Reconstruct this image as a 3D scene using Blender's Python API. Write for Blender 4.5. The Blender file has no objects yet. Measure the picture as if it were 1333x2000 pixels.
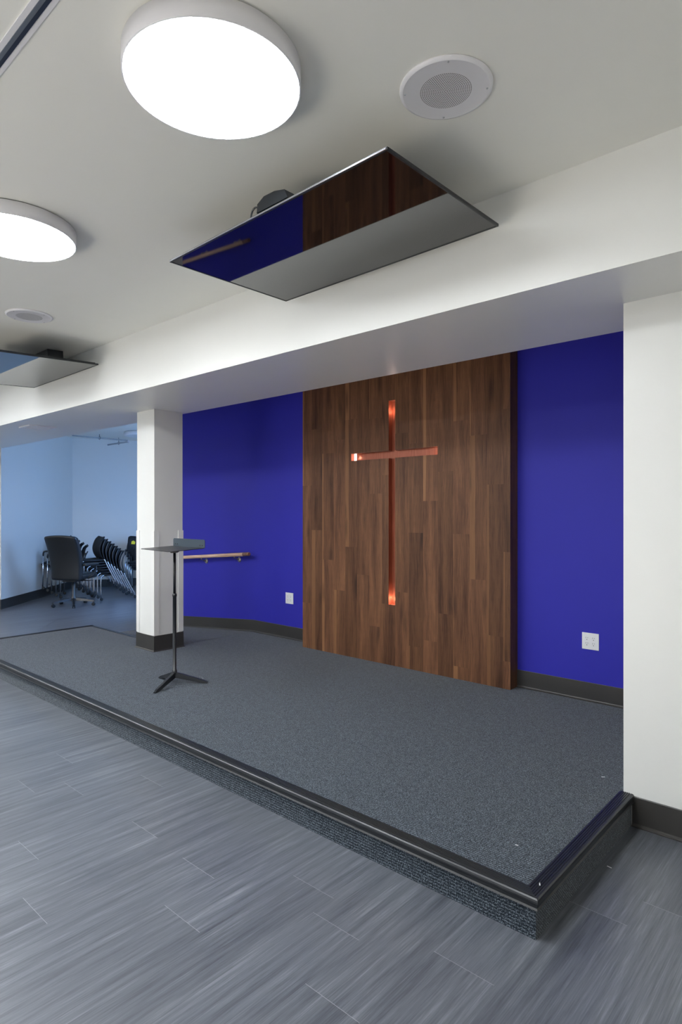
import bpy, bmesh, math, random
from mathutils import Vector, Matrix
random.seed(7)
PI = math.pi
SC = bpy.context.scene
COL = SC.collection

# ------------------------------------------------------------------ camera, world, exposure
EYE = 1.5
YAW = math.radians(41.907)
cam_data = bpy.data.cameras.new('camera')
cam_data.sensor_fit = 'AUTO'
cam_data.sensor_width = 36.0
cam_data.lens = 1195.0 / 2000.0 * 36.0
cam_data.shift_y = 2.0 / 2000.0
cam_data.clip_start = 0.05
cam = bpy.data.objects.new('camera', cam_data)
cam.location = (0, 0, EYE)
cam.rotation_euler = (PI / 2, 0, YAW)
COL.objects.link(cam)
SC.camera = cam

world = bpy.data.worlds.new('world')
SC.world = world
world.use_nodes = True
world.node_tree.nodes['Background'].inputs[0].default_value = (0.45, 0.62, 1.0, 1)
world.node_tree.nodes['Background'].inputs[1].default_value = 1.0

SC.view_settings.view_transform = 'Standard'
SC.view_settings.look = 'None'
SC.view_settings.gamma = 1.0
SC.view_settings.use_curve_mapping = False
SC.view_settings.exposure = 0.0
SC.cycles.use_denoising = True
SC.cycles.max_bounces = 10
SC.cycles.diffuse_bounces = 6
SC.cycles.glossy_bounces = 5
SC.cycles.sample_clamp_indirect = 60.0

LAMP_POWER = 43.0            # emission of the round ceiling lamps
LAMP_COLOR = (0.93, 0.97, 1.0)
DAYLIGHT = 105.0             # daylight through the side room's added, unseen opening
DAY_COLOR = (0.25, 0.50, 1.0)
SUN_POWER = 128.0
HALL_FILL = (10.0, 8.0, 14.0)   # fill through added, unseen hall windows behind the camera
HALL_COLOR = ((0.90, 0.96, 1.0), (0.97, 0.98, 1.0), (1.0, 0.84, 0.58))

# ------------------------------------------------------------------ key dimensions (metres)
H_STAGE = 0.147              # stage height
Z_SOFFIT = 2.516             # underside of the beam
Z_CEIL = 3.0
Y_BEAM0, Y_BEAM1 = 2.646, 3.592
Y_STAGE0, Y_STAGE1 = 2.055, 3.48
X_STAGE0, X_STAGE1 = -7.16, -0.925
Y_WALL_L, Y_WALL_R = 4.53, 4.468
PX0, PX1, PY = -4.42, -2.16, 4.345      # timber panel
X_RAMP_TOP, X_RAMP_BOT = -5.42, -7.22

# side room daylight, standing outside an unseen opening added for it
side_room_light = bpy.data.lights.new('window_daylight', 'AREA')
side_room_light.shape = 'RECTANGLE'
side_room_light.size, side_room_light.size_y = 1.5, 1.7
side_room_light.energy = DAYLIGHT
side_room_light.color = DAY_COLOR
wl = bpy.data.objects.new('window_daylight', side_room_light)
wl.location = (-7.25, 5.62, 1.6)
wl.rotation_euler = (0, PI / 2 - 0.65, 0)
COL.objects.link(wl)
FILL_WIN = ((-8.0, -5.4), (-4.4, -1.8), (0.9, 3.0))     # x ranges of the added, unseen hall windows
for (a, b), en, hc in zip(FILL_WIN, HALL_FILL, HALL_COLOR):
    hl = bpy.data.lights.new('hall_daylight', 'AREA')
    hl.shape = 'RECTANGLE'
    hl.size, hl.size_y = b - a, 1.7
    hl.energy = en
    hl.color = hc
    ho = bpy.data.objects.new('hall_daylight', hl)
    ho.location = ((a + b) / 2, -4.75, 1.3)
    ho.rotation_euler = (PI / 2 + 0.3, 0, 0)
    COL.objects.link(ho)

# low sun added through the made-up hall windows behind the camera: its bright floor patches light the ceiling from below
sun = bpy.data.lights.new('sun', 'SUN')
sun.energy = SUN_POWER
sun.angle = math.radians(1.0)
sun.color = (1.0, 0.90, 0.72)
so = bpy.data.objects.new('sun', sun)
so.rotation_euler = (math.radians(90 - 38), 0, math.radians(-8))
so.location = (-2, -8, 6)
COL.objects.link(so)

# ------------------------------------------------------------------ material helpers
def new_mat(name):
    m = bpy.data.materials.new(name)
    m.use_nodes = True
    nt = m.node_tree
    return m, nt, nt.nodes['Principled BSDF']

def N(nt, typ, **kw):
    n = nt.nodes.new(typ)
    for k, v in kw.items():
        setattr(n, k, v)
    return n

def L(nt, a, b):
    nt.links.new(a, b)

def math_node(nt, op, a, b=None, c=None):
    n = nt.nodes.new('ShaderNodeMath')
    n.operation = op
    for i, v in enumerate((a, b, c)):
        if v is None:
            continue
        if isinstance(v, (int, float)):
            n.inputs[i].default_value = v
        else:
            nt.links.new(v, n.inputs[i])
    return n.outputs[0]

def mix_rgb(nt, fac, a, b, blend='MIX'):
    n = nt.nodes.new('ShaderNodeMix')
    n.data_type = 'RGBA'
    n.blend_type = blend
    for idx, v in ((0, fac), (6, a), (7, b)):
        if isinstance(v, (int, float)):
            n.inputs[idx].default_value = v
        elif isinstance(v, tuple):
            n.inputs[idx].default_value = v if len(v) == 4 else v + (1,)
        else:
            nt.links.new(v, n.inputs[idx])
    return n.outputs[2]

def ramp(nt, fac, stops):
    n = nt.nodes.new('ShaderNodeValToRGB')
    el = n.color_ramp.elements
    while len(el) > 1:
        el.remove(el[-1])
    el[0].position = stops[0][0]
    el[0].color = stops[0][1] if len(stops[0][1]) == 4 else stops[0][1] + (1,)
    for p, c in stops[1:]:
        e = el.new(p)
        e.color = c if len(c) == 4 else c + (1,)
    nt.links.new(fac, n.inputs[0])
    return n.outputs[0]

def noise(nt, vec, scale, detail=3.0, rough=0.5):
    n = nt.nodes.new('ShaderNodeTexNoise')
    n.inputs['Scale'].default_value = scale
    n.inputs['Detail'].default_value = detail
    n.inputs['Roughness'].default_value = rough
    if vec is not None:
        nt.links.new(vec, n.inputs['Vector'])
    return n.outputs[0]

def mapping(nt, vec, scale=(1, 1, 1), loc=(0, 0, 0)):
    n = nt.nodes.new('ShaderNodeMapping')
    n.inputs['Scale'].default_value = scale
    n.inputs['Location'].default_value = loc
    nt.links.new(vec, n.inputs['Vector'])
    return n.outputs[0]

def bump(nt, height, strength, dist, bsdf):
    n = nt.nodes.new('ShaderNodeBump')
    n.inputs['Strength'].default_value = strength
    n.inputs['Distance'].default_value = dist
    nt.links.new(height, n.inputs['Height'])
    nt.links.new(n.outputs[0], bsdf.inputs['Normal'])

def simple(name, color, rough=0.5, metal=0.0, spec=0.5, mottle=0.04, scale=6.0, bump_s=0.0, bump_scale=300.0):
    m, nt, b = new_mat(name)
    tc = N(nt, 'ShaderNodeTexCoord')
    f = noise(nt, tc.outputs['Object'], scale, 3)
    lo = tuple(c * (1 - mottle) for c in color)
    hi = tuple(min(1, c * (1 + mottle)) for c in color)
    L(nt, mix_rgb(nt, f, lo, hi), b.inputs['Base Color'])
    b.inputs['Roughness'].default_value = rough
    b.inputs['Metallic'].default_value = metal
    b.inputs['Specular IOR Level'].default_value = spec
    if bump_s:
        bump(nt, noise(nt, tc.outputs['Object'], bump_scale, 2), bump_s, 0.002, b)
    return m

M = {}
M['ceiling'] = simple('ceiling_paint', (0.88, 0.87, 0.815), 0.55, mottle=0.012, bump_s=0.03, bump_scale=160)
M['wall'] = simple('wall_paint', (0.75, 0.75, 0.725), 0.42, mottle=0.012, bump_s=0.03, bump_scale=220)
M['soffit'] = simple('soffit_paint', (0.80, 0.795, 0.77), 0.36, spec=0.5, mottle=0.012, bump_s=0.02, bump_scale=200)
M['blue'] = simple('blue_paint', (0.031, 0.030, 0.39), 0.5, spec=0.22, mottle=0.04, scale=2.0, bump_s=0.04, bump_scale=260)
M['base'] = simple('rubber_base', (0.040, 0.038, 0.036), 0.42, mottle=0.12, scale=5)
M['rubber'] = simple('black_rubber', (0.016, 0.018, 0.021), 0.33, spec=0.5, mottle=0.2, scale=20)
M['black_metal'] = simple('black_metal', (0.012, 0.014, 0.018), 0.35, spec=0.6, mottle=0.1)
M['plate_metal'] = simple('grey_metal', (0.10, 0.13, 0.16), 0.35, metal=0.6, mottle=0.1)
M['black_plastic'] = simple('black_plastic', (0.006, 0.008, 0.011), 0.4, mottle=0.1)
M['black_fabric'] = simple('black_fabric', (0.008, 0.010, 0.013), 0.75, mottle=0.3, scale=200, bump_s=0.2, bump_scale=700)
M['leather'] = simple('black_leather', (0.010, 0.012, 0.015), 0.36, spec=0.6, mottle=0.15, scale=30, bump_s=0.12, bump_scale=260)
M['chrome'] = simple('chrome', (0.62, 0.63, 0.66), 0.22, metal=1.0, mottle=0.04)
M['satin_metal'] = simple('satin_metal', (0.50, 0.46, 0.40), 0.32, metal=1.0, mottle=0.05)
M['steel'] = simple('steel', (0.42, 0.45, 0.48), 0.35, metal=0.9, mottle=0.06)
M['white_plastic'] = simple('white_plastic', (0.78, 0.79, 0.80), 0.35, mottle=0.015)
M['white_enamel'] = simple('white_enamel', (0.80, 0.79, 0.82), 0.35, mottle=0.015)
M['pipe'] = simple('painted_pipe', (0.42, 0.44, 0.46), 0.5)
M['slot'] = simple('dark_slot', (0.02, 0.02, 0.022), 0.6)
M['track_slot'] = simple('track_slot', (0.016, 0.024, 0.05), 0.35)
M['track_grey'] = simple('track_grey', (0.16, 0.18, 0.22), 0.4, metal=0.3)
M['yellow'] = simple('yellow_paper', (0.80, 0.70, 0.03), 0.6)
M['guard'] = simple('corner_guard', (0.77, 0.765, 0.75), 0.35, mottle=0.01)


# television glass: a dark glossy sheet
m, nt, b = new_mat('screen_glass')
b.inputs['Base Color'].default_value = (0.004, 0.0045, 0.006, 1)
b.inputs['Roughness'].default_value = 0.03
b.inputs['IOR'].default_value = 1.75
M['screen'] = m

# lamp diffuser
m, nt, b = new_mat('lamp_diffuser')
b.inputs['Base Color'].default_value = (0.9, 0.9, 0.9, 1)
b.inputs['Emission Color'].default_value = LAMP_COLOR + (1,)
b.inputs['Emission Strength'].default_value = LAMP_POWER
M['diffuser'] = m
m, nt, b = new_mat('lamp_diffuser_off')
b.inputs['Base Color'].default_value = (0.8, 0.8, 0.8, 1)
M['diffuser_off'] = m

# vinyl plank floor: uv = plank coordinates in metres, 'rnd' = one random colour per plank
def floor_material():
    m, nt, b = new_mat('vinyl_planks')
    uv = N(nt, 'ShaderNodeUVMap', uv_map='plank').outputs[0]
    at = N(nt, 'ShaderNodeAttribute', attribute_name='rnd')
    sep = N(nt, 'ShaderNodeSeparateColor')
    L(nt, at.outputs['Color'], sep.inputs[0])
    r1, r2, r3 = sep.outputs[0], sep.outputs[1], sep.outputs[2]
    off = N(nt, 'ShaderNodeCombineXYZ')
    L(nt, math_node(nt, 'MULTIPLY', r1, 37.0), off.inputs[0])
    L(nt, math_node(nt, 'MULTIPLY', r2, 53.0), off.inputs[1])
    add = N(nt, 'ShaderNodeVectorMath', operation='ADD')
    L(nt, uv, add.inputs[0]); L(nt, off.outputs[0], add.inputs[1])
    v = add.outputs[0]
    broad = noise(nt, mapping(nt, v, (34, 1.3, 1)), 1.0, 5, 0.62)
    fine = noise(nt, mapping(nt, v, (190, 5.0, 1)), 1.0, 5, 0.7)
    hair = noise(nt, mapping(nt, v, (420, 5.0, 1)), 1.0, 2, 0.5)
    t = math_node(nt, 'ADD', math_node(nt, 'MULTIPLY', broad, 0.55), math_node(nt, 'MULTIPLY', fine, 0.45))
    col = ramp(nt, t, [(0.31, (0.040, 0.045, 0.058)), (0.43, (0.081, 0.089, 0.108)), (0.55, (0.129, 0.140, 0.163)), (0.68, (0.23, 0.245, 0.275))])
    hl = ramp(nt, hair, [(0.60, (0, 0, 0)), (0.72, (1, 1, 1))])
    col = mix_rgb(nt, math_node(nt, 'MULTIPLY', hl, 0.22), col, (0.26, 0.27, 0.285))
    tone = math_node(nt, 'ADD', 0.90, math_node(nt, 'MULTIPLY', r3, 0.16))
    g = N(nt, 'ShaderNodeCombineColor')
    for i in range(3):
        L(nt, tone, g.inputs[i])
    col = mix_rgb(nt, 1.0, col, g.outputs[0], 'MULTIPLY')
    # pale hairline at the plank ends
    en = N(nt, 'ShaderNodeUVMap', uv_map='edge').outputs[0]
    sx = N(nt, 'ShaderNodeSeparateXYZ'); L(nt, en, sx.inputs[0])
    endline = math_node(nt, 'LESS_THAN', sx.outputs[1], 0.0016)
    sideline = math_node(nt, 'LESS_THAN', sx.outputs[0], 0.0010)
    col = mix_rgb(nt, math_node(nt, 'MULTIPLY', endline, 0.5), col, (0.46, 0.47, 0.50))
    col = mix_rgb(nt, math_node(nt, 'MULTIPLY', sideline, 0.07), col, (0.46, 0.47, 0.50))
    L(nt, col, b.inputs['Base Color'])
    L(nt, math_node(nt, 'ADD', 0.27, math_node(nt, 'MULTIPLY', fine, 0.16)), b.inputs['Roughness'])
    b.inputs['Specular IOR Level'].default_value = 0.55
    bump(nt, fine, 0.08, 0.0012, b)
    return m
M['floor'] = floor_material()

def wood_material():
    m, nt, b = new_mat('walnut_boards')
    uv = N(nt, 'ShaderNodeUVMap', uv_map='plank').outputs[0]
    at = N(nt, 'ShaderNodeAttribute', attribute_name='rnd')
    sep = N(nt, 'ShaderNodeSeparateColor')
    L(nt, at.outputs['Color'], sep.inputs[0])
    r1, r2, r3 = sep.outputs[0], sep.outputs[1], sep.outputs[2]
    off = N(nt, 'ShaderNodeCombineXYZ')
    L(nt, math_node(nt, 'MULTIPLY', r1, 41.0), off.inputs[0])
    L(nt, math_node(nt, 'MULTIPLY', r2, 67.0), off.inputs[1])
    add = N(nt, 'ShaderNodeVectorMath', operation='ADD')
    L(nt, uv, add.inputs[0]); L(nt, off.outputs[0], add.inputs[1])
    v = add.outputs[0]
    # slow wander of the grain
    wob = noise(nt, mapping(nt, v, (5, 2.2, 1)), 1.0, 2)
    wv = N(nt, 'ShaderNodeCombineXYZ')
    L(nt, math_node(nt, 'MULTIPLY', math_node(nt, 'SUBTRACT', wob, 0.5), 0.05), wv.inputs[0])
    add2 = N(nt, 'ShaderNodeVectorMath', operation='ADD')
    L(nt, v, add2.inputs[0]); L(nt, wv.outputs[0], add2.inputs[1])
    v2 = add2.outputs[0]
    broad = noise(nt, mapping(nt, v2, (11, 0.8, 1)), 1.0, 4, 0.6)
    grain = noise(nt, mapping(nt, v2, (150, 3.4, 1)), 1.0, 4, 0.65)
    pores = noise(nt, mapping(nt, v2, (520, 14, 1)), 1.0, 2, 0.5)
    t = math_node(nt, 'ADD', math_node(nt, 'MULTIPLY', broad, 0.62), math_node(nt, 'MULTIPLY', grain, 0.38))
    col = ramp(nt, t, [(0.29, (0.034, 0.015, 0.009)), (0.40, (0.088, 0.039, 0.021)), (0.50, (0.145, 0.066, 0.034)), (0.61, (0.205, 0.096, 0.047)), (0.72, (0.32, 0.158, 0.070))])
    dark = ramp(nt, pores, [(0.30, (1, 1, 1)), (0.44, (0, 0, 0))])
    col = mix_rgb(nt, math_node(nt, 'MULTIPLY', dark, 0.45), col, (0.030, 0.017, 0.012))
    # pale sapwood along one long edge of some boards
    ed = N(nt, 'ShaderNodeUVMap', uv_map='edge').outputs[0]
    sx = N(nt, 'ShaderNodeSeparateXYZ'); L(nt, ed, sx.inputs[0])
    wobs = math_node(nt, 'MULTIPLY', math_node(nt, 'SUBTRACT', wob, 0.5), 0.12)
    strip = math_node(nt, 'LESS_THAN', math_node(nt, 'ADD', sx.outputs[0], wobs), math_node(nt, 'MULTIPLY', math_node(nt, 'SUBTRACT', r3, 0.52), 0.75))
    col = mix_rgb(nt, math_node(nt, 'MULTIPLY', strip, 0.45), col, (0.36, 0.18, 0.080))
    # knots
    vor = N(nt, 'ShaderNodeTexVoronoi')
    vor.inputs['Scale'].default_value = 1.0
    L(nt, mapping(nt, v2, (9, 1.7, 1)), vor.inputs['Vector'])
    kn = ramp(nt, vor.outputs['Distance'], [(0.06, (1, 1, 1)), (0.26, (0, 0, 0))])
    col = mix_rgb(nt, math_node(nt, 'MULTIPLY', kn, 0.55), col, (0.028, 0.015, 0.011))
    tone = math_node(nt, 'ADD', 0.72, math_node(nt, 'MULTIPLY', r1, 0.50))
    g = N(nt, 'ShaderNodeCombineColor')
    for i in range(3):
        L(nt, tone, g.inputs[i])
    col = mix_rgb(nt, 1.0, col, g.outputs[0], 'MULTIPLY')
    L(nt, col, b.inputs['Base Color'])
    b.inputs['Roughness'].default_value = 0.45
    b.inputs['Specular IOR Level'].default_value = 0.22
    bump(nt, grain, 0.12, 0.001, b)
    return m
M['wood'] = wood_material()

def carpet_material(name, dark, mid, light):
    m, nt, b = new_mat(name)
    tc = N(nt, 'ShaderNodeTexCoord').outputs['Object']
    fleck = noise(nt, mapping(nt, tc, (190, 330, 260)), 1.0, 2, 0.6)
    soft = noise(nt, tc, 34.0, 2)
    w = N(nt, 'ShaderNodeTexWave', wave_type='BANDS', bands_direction='Y')
    w.inputs['Scale'].default_value = 26.0
    w.inputs['Distortion'].default_value = 1.4
    w.inputs['Detail'].default_value = 2.0
    w.inputs['Detail Scale'].default_value = 6.0
    sxyz = N(nt, 'ShaderNodeSeparateXYZ'); L(nt, tc, sxyz.inputs[0])
    cxyz = N(nt, 'ShaderNodeCombineXYZ')
    L(nt, sxyz.outputs[0], cxyz.inputs[0])
    L(nt, math_node(nt, 'ADD', sxyz.outputs[1], sxyz.outputs[2]), cxyz.inputs[1])
    L(nt, cxyz.outputs[0], w.inputs['Vector'])
    t = math_node(nt, 'ADD', fleck, math_node(nt, 'MULTIPLY', math_node(nt, 'SUBTRACT', w.outputs['Fac'], 0.5), 0.13))
    t = math_node(nt, 'ADD', t, math_node(nt, 'MULTIPLY', math_node(nt, 'SUBTRACT', soft, 0.5), 0.10))
    col = ramp(nt, t, [(0.38, dark), (0.52, mid), (0.66, light)])
    L(nt, col, b.inputs['Base Color'])
    b.inputs['Roughness'].default_value = 0.95
    b.inputs['Specular IOR Level'].default_value = 0.15
    b.inputs['Sheen Weight'].default_value = 0.24
    b.inputs['Sheen Roughness'].default_value = 0.35
    bump(nt, t, 0.6, 0.004, b)
    return m
M['carpet'] = carpet_material('stage_carpet', (0.009, 0.013, 0.019), (0.036, 0.047, 0.063), (0.185, 0.218, 0.255))

def wood_rail_material():
    m, nt, b = new_mat('beech_rail')
    tc = N(nt, 'ShaderNodeTexCoord').outputs['Object']
    g = noise(nt, mapping(nt, tc, (2.5, 60, 60)), 1.0, 3)
    L(nt, ramp(nt, g, [(0.3, (0.66, 0.42, 0.28)), (0.7, (0.82, 0.56, 0.40))]), b.inputs['Base Color'])
    b.inputs['Roughness'].default_value = 0.4
    return m
M['rail'] = wood_rail_material()
M['rail_end'] = simple('rail_end', (0.24, 0.115, 0.06), 0.4, mottle=0.15, scale=30)

def copper_material():
    m, nt, b = new_mat('copper_lining')
    tc = N(nt, 'ShaderNodeTexCoord').outputs['Object']
    g = noise(nt, mapping(nt, tc, (160, 160, 4)), 1.0, 3)
    L(nt, ramp(nt, g, [(0.3, (0.23, 0.060, 0.032)), (0.7, (0.40, 0.125, 0.070))]), b.inputs['Base Color'])
    b.inputs['Metallic'].default_value = 0.45
    b.inputs['Roughness'].default_value = 0.30
    return m
M['copper'] = copper_material()

def grille_material():
    """white enamel with concentric rings of punched holes (object coordinates, metres)"""
    m, nt, b = new_mat('speaker_grille')
    tc = N(nt, 'ShaderNodeTexCoord').outputs['Object']
    s = N(nt, 'ShaderNodeSeparateXYZ'); L(nt, tc, s.inputs[0])
    x, y = s.outputs[0], s.outputs[1]
    r = math_node(nt, 'SQRT', math_node(nt, 'ADD', math_node(nt, 'MULTIPLY', x, x), math_node(nt, 'MULTIPLY', y, y)))
    pitch = 0.0063
    ring = math_node(nt, 'ROUND', math_node(nt, 'DIVIDE', r, pitch))
    n = math_node(nt, 'MAXIMUM', math_node(nt, 'MULTIPLY', ring, 6.0), 1.0)
    ang = math_node(nt, 'ADD', math_node(nt, 'DIVIDE', math_node(nt, 'ARCTAN2', y, x), 2 * PI), 1.0)
    fa = math_node(nt, 'SUBTRACT', math_node(nt, 'FRACT', math_node(nt, 'MULTIPLY', ang, n)), 0.5)
    da = math_node(nt, 'MULTIPLY', fa, math_node(nt, 'DIVIDE', math_node(nt, 'MULTIPLY', r, 2 * PI), n))
    dr = math_node(nt, 'SUBTRACT', r, math_node(nt, 'MULTIPLY', ring, pitch))
    d = math_node(nt, 'SQRT', math_node(nt, 'ADD', math_node(nt, 'MULTIPLY', da, da), math_node(nt, 'MULTIPLY', dr, dr)))
    hole = math_node(nt, 'MULTIPLY', math_node(nt, 'LESS_THAN', d, 0.0021), math_node(nt, 'LESS_THAN', r, 0.0905))
    L(nt, mix_rgb(nt, hole, (0.74, 0.73, 0.755), (0.10, 0.095, 0.09)), b.inputs['Base Color'])
    b.inputs['Roughness'].default_value = 0.4
    return m
M['grille'] = grille_material()

# ------------------------------------------------------------------ mesh helpers
def link(o, parent=None):
    COL.objects.link(o)
    if parent is not None:
        o.parent = parent
    return o

class MB:
    """collects solids into one mesh"""
    def __init__(self):
        self.bm = bmesh.new()
        self.smooth = False

    def box(self, x0, y0, z0, x1, y1, z1, bev=0.0, seg=2, mat=None):
        bm = self.bm if (bev == 0 and mat is None) else bmesh.new()
        vs = [bm.verts.new(p) for p in ((x0, y0, z0), (x1, y0, z0), (x1, y1, z0), (x0, y1, z0), (x0, y0, z1), (x1, y0, z1), (x1, y1, z1), (x0, y1, z1))]
        for f in ((3, 2, 1, 0), (4, 5, 6, 7), (0, 1, 5, 4), (1, 2, 6, 5), (2, 3, 7, 6), (3, 0, 4, 7)):
            bm.faces.new([vs[i] for i in f])
        if bm is not self.bm:
            if bev > 0:
                bmesh.ops.bevel(bm, geom=list(bm.edges), offset=bev, segments=seg, affect='EDGES', profile=0.5)
            if mat is not None:
                bmesh.ops.transform(bm, matrix=mat, verts=list(bm.verts))
            self.merge(bm)
        return self

    def merge(self, bm):
        me = bpy.data.meshes.new('tmp')
        bm.to_mesh(me)
        bm.free()
        self.bm.from_mesh(me)
        bpy.data.meshes.remove(me)

    def prism(self, pts, z0, z1, frame=None):
        """polygon pts (2D, counter-clockwise) extruded z0..z1, optionally placed by a matrix"""
        bm = bmesh.new()
        a = [bm.verts.new((p[0], p[1], z0)) for p in pts]
        c = [bm.verts.new((p[0], p[1], z1)) for p in pts]
        bm.faces.new(list(reversed(a)))
        bm.faces.new(c)
        n = len(pts)
        for i in range(n):
            bm.faces.new((a[i], a[(i + 1) % n], c[(i + 1) % n], c[i]))
        if frame is not None:
            bmesh.ops.transform(bm, matrix=frame, verts=list(bm.verts))
        bmesh.ops.recalc_face_normals(bm, faces=list(bm.faces))
        self.merge(bm)
        return self

    def tube(self, pts, rad, n=12, flat=1.0):
        """round bar along a polyline; rad may be a list"""
        pts = [Vector(p) for p in pts]
        rads = rad if isinstance(rad, (list, tuple)) else [rad] * len(pts)
        bm = self.bm
        rings = []
        up = None
        for i, p in enumerate(pts):
            d = (pts[min(i + 1, len(pts) - 1)] - pts[max(i - 1, 0)]).normalized()
            if up is None:
                up = Vector((0, 0, 1)) if abs(d.z) < 0.9 else Vector((1, 0, 0))
            side = d.cross(up).normalized()
            up = side.cross(d).normalized()
            ring = []
            for k in range(n):
                a = 2 * PI * k / n
                ring.append(bm.verts.new(p + side * (math.cos(a) * rads[i]) + up * (math.sin(a) * rads[i] * flat)))
            rings.append(ring)
        for i in range(len(rings) - 1):
            for k in range(n):
                f = bm.faces.new((rings[i][k], rings[i][(k + 1) % n], rings[i + 1][(k + 1) % n], rings[i + 1][k]))
                f.smooth = True
        bm.faces.new(list(reversed(rings[0])))
        bm.faces.new(rings[-1])
        return self

    def lathe(self, prof, n=64, cx=0.0, cy=0.0, cap0=True, cap1=True):
        """profile of (radius, z) turned about the z axis"""
        bm = self.bm
        rings = []
        for r, z in prof:
            rings.append([bm.verts.new((cx + r * math.cos(2 * PI * k / n), cy + r * math.sin(2 * PI * k / n), z)) for k in range(n)])
        for i in range(len(rings) - 1):
            for k in range(n):
                f = bm.faces.new((rings[i][k], rings[i][(k + 1) % n], rings[i + 1][(k + 1) % n], rings[i + 1][k]))
                f.smooth = True
        if cap0:
            bm.faces.new(list(reversed(rings[0])))
        if cap1:
            bm.faces.new(rings[-1])
        return self

    def sweep(self, path, prof):
        """profile (offset to the left of travel, z) swept along a plan polyline with mitres"""
        bm = self.bm
        path = [Vector((p[0], p[1], p[2] if len(p) > 2 else 0.0)) for p in path]
        rings = []
        for i, p in enumerate(path):
            ds = []
            if i > 0:
                ds.append((path[i] - path[i - 1]).to_2d().normalized())
            if i < len(path) - 1:
                ds.append((path[i + 1] - path[i]).to_2d().normalized())
            ns = [Vector((-d.y, d.x)) for d in ds]
            if len(ns) == 1:
                nv = ns[0]
            else:
                h = (ns[0] + ns[1]).normalized()
                nv = h / max(0.2, h.dot(ns[0]))
            rings.append([bm.verts.new((p.x + nv.x * o, p.y + nv.y * o, p.z + z)) for o, z in prof])
        m = len(prof)
        for i in range(len(rings) - 1):
            for k in range(m):
                bm.faces.new((rings[i][k], rings[i][(k + 1) % m], rings[i + 1][(k + 1) % m], rings[i + 1][k]))
        bm.faces.new(list(reversed(rings[0])))
        bm.faces.new(rings[-1])
        return self

    def build(self, name, mat, parent=None, kind=None, smooth_angle=None):
        bmesh.ops.recalc_face_normals(self.bm, faces=list(self.bm.faces))
        me = bpy.data.meshes.new(name)
        self.bm.to_mesh(me)
        self.bm.free()
        me.materials.append(M[mat] if isinstance(mat, str) else mat)
        if smooth_angle:
            for p in me.polygons:
                p.use_smooth = True
            me.set_sharp_from_angle(angle=math.radians(smooth_angle))
        o = bpy.data.objects.new(name, me)
        link(o, parent)
        if kind:
            o['kind'] = kind
        return o

def struct(name, mb, mat, **kw):
    return mb.build(name, mat, kind='structure', **kw)

def tag(o, label, cat, group=None):
    o['label'] = label
    o['category'] = cat
    if group:
        o['group'] = group
    return o

def thing(name, label, cat, loc=(0, 0, 0), rz=0.0, group=None):
    o = bpy.data.objects.new(name, None)
    o.empty_display_size = 0.1
    COL.objects.link(o)
    o.location = loc
    o.rotation_euler = (0, 0, rz)
    return tag(o, label, cat, group)

def dup(root, loc, rot, label, group=None):
    def cp(o, parent):
        c = o.copy()
        COL.objects.link(c)
        c.parent = parent
        for ch in list(o.children):
            cp(ch, c)
        return c
    r = cp(root, None)
    r.location = loc
    r.rotation_euler = rot if isinstance(rot, tuple) else (0, 0, rot)
    r['label'] = label
    if group:
        r['group'] = group
    return r

def plank_mesh(name, rects, mat, to3d, parent=None, kind=None):
    """rects: (u0, v0, u1, v1, plank(u0, v0, u1, v1), rnd) -> quads with plank uv and edge uv"""
    verts, faces, uvs, eds, cols = [], [], [], [], []
    for (u0, v0, u1, v1, pl, rnd, emode) in rects:
        i = len(verts)
        verts += [to3d(u0, v0), to3d(u1, v0), to3d(u1, v1), to3d(u0, v1)]
        faces.append((i, i + 1, i + 2, i + 3))
        for (u, v) in ((u0, v0), (u1, v0), (u1, v1), (u0, v1)):
            uvs.append((u, v))
            if emode == 'metres':
                eds.append((u - pl[0], v - pl[1]))
            else:
                eds.append(((u - pl[0]) / (pl[2] - pl[0]), (v - pl[1]) / (pl[3] - pl[1])))
            cols.append(rnd)
    me = bpy.data.meshes.new(name)
    me.from_pydata(verts, [], faces)
    me.uv_layers.new(name='plank')
    me.uv_layers.new(name='edge')
    me.color_attributes.new('rnd', 'FLOAT_COLOR', 'CORNER')
    a, e, c = me.uv_layers['plank'], me.uv_layers['edge'], me.color_attributes['rnd']
    for k in range(len(uvs)):
        a.data[k].uv = uvs[k]
        e.data[k].uv = eds[k]
        c.data[k].color = cols[k] + (1.0,)
    me.materials.append(M[mat])
    o = bpy.data.objects.new(name, me)
    link(o, parent)
    if kind:
        o['kind'] = kind
    return o

# ------------------------------------------------------------------ room shell
RX0, RX1, RY0, RY1 = -13.6, 3.4, -4.4, 7.2

def build_floor():
    W, LEN = 0.2258, 1.22
    seams = {-12: 1.504, -10: 1.095, -9: 1.535, -8: 0.945, -6: 1.29, -5: 1.752, -3: 1.375, -1: 2.35, -2: 0.55, -4: 0.42, -7: 0.30, -11: 0.62}
    rects = []
    k0 = math.floor((RX0 + 0.71) / W)
    k1 = math.ceil((RX1 + 0.71) / W)
    for k in range(k0, k1):
        u0 = -0.71 + W * k
        s = seams.get(k, random.uniform(0, LEN))
        n0 = math.floor((RY0 - s) / LEN)
        v = s + n0 * LEN
        while v < RY1:
            rnd = (random.random(), random.random(), random.random())
            rects.append((u0, v, u0 + W, v + LEN, (u0, v), rnd, 'metres'))
            v += LEN
    plank_mesh('floor', rects, 'floor', lambda u, v: (u, v, 0.0), kind='structure')
build_floor()

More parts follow.
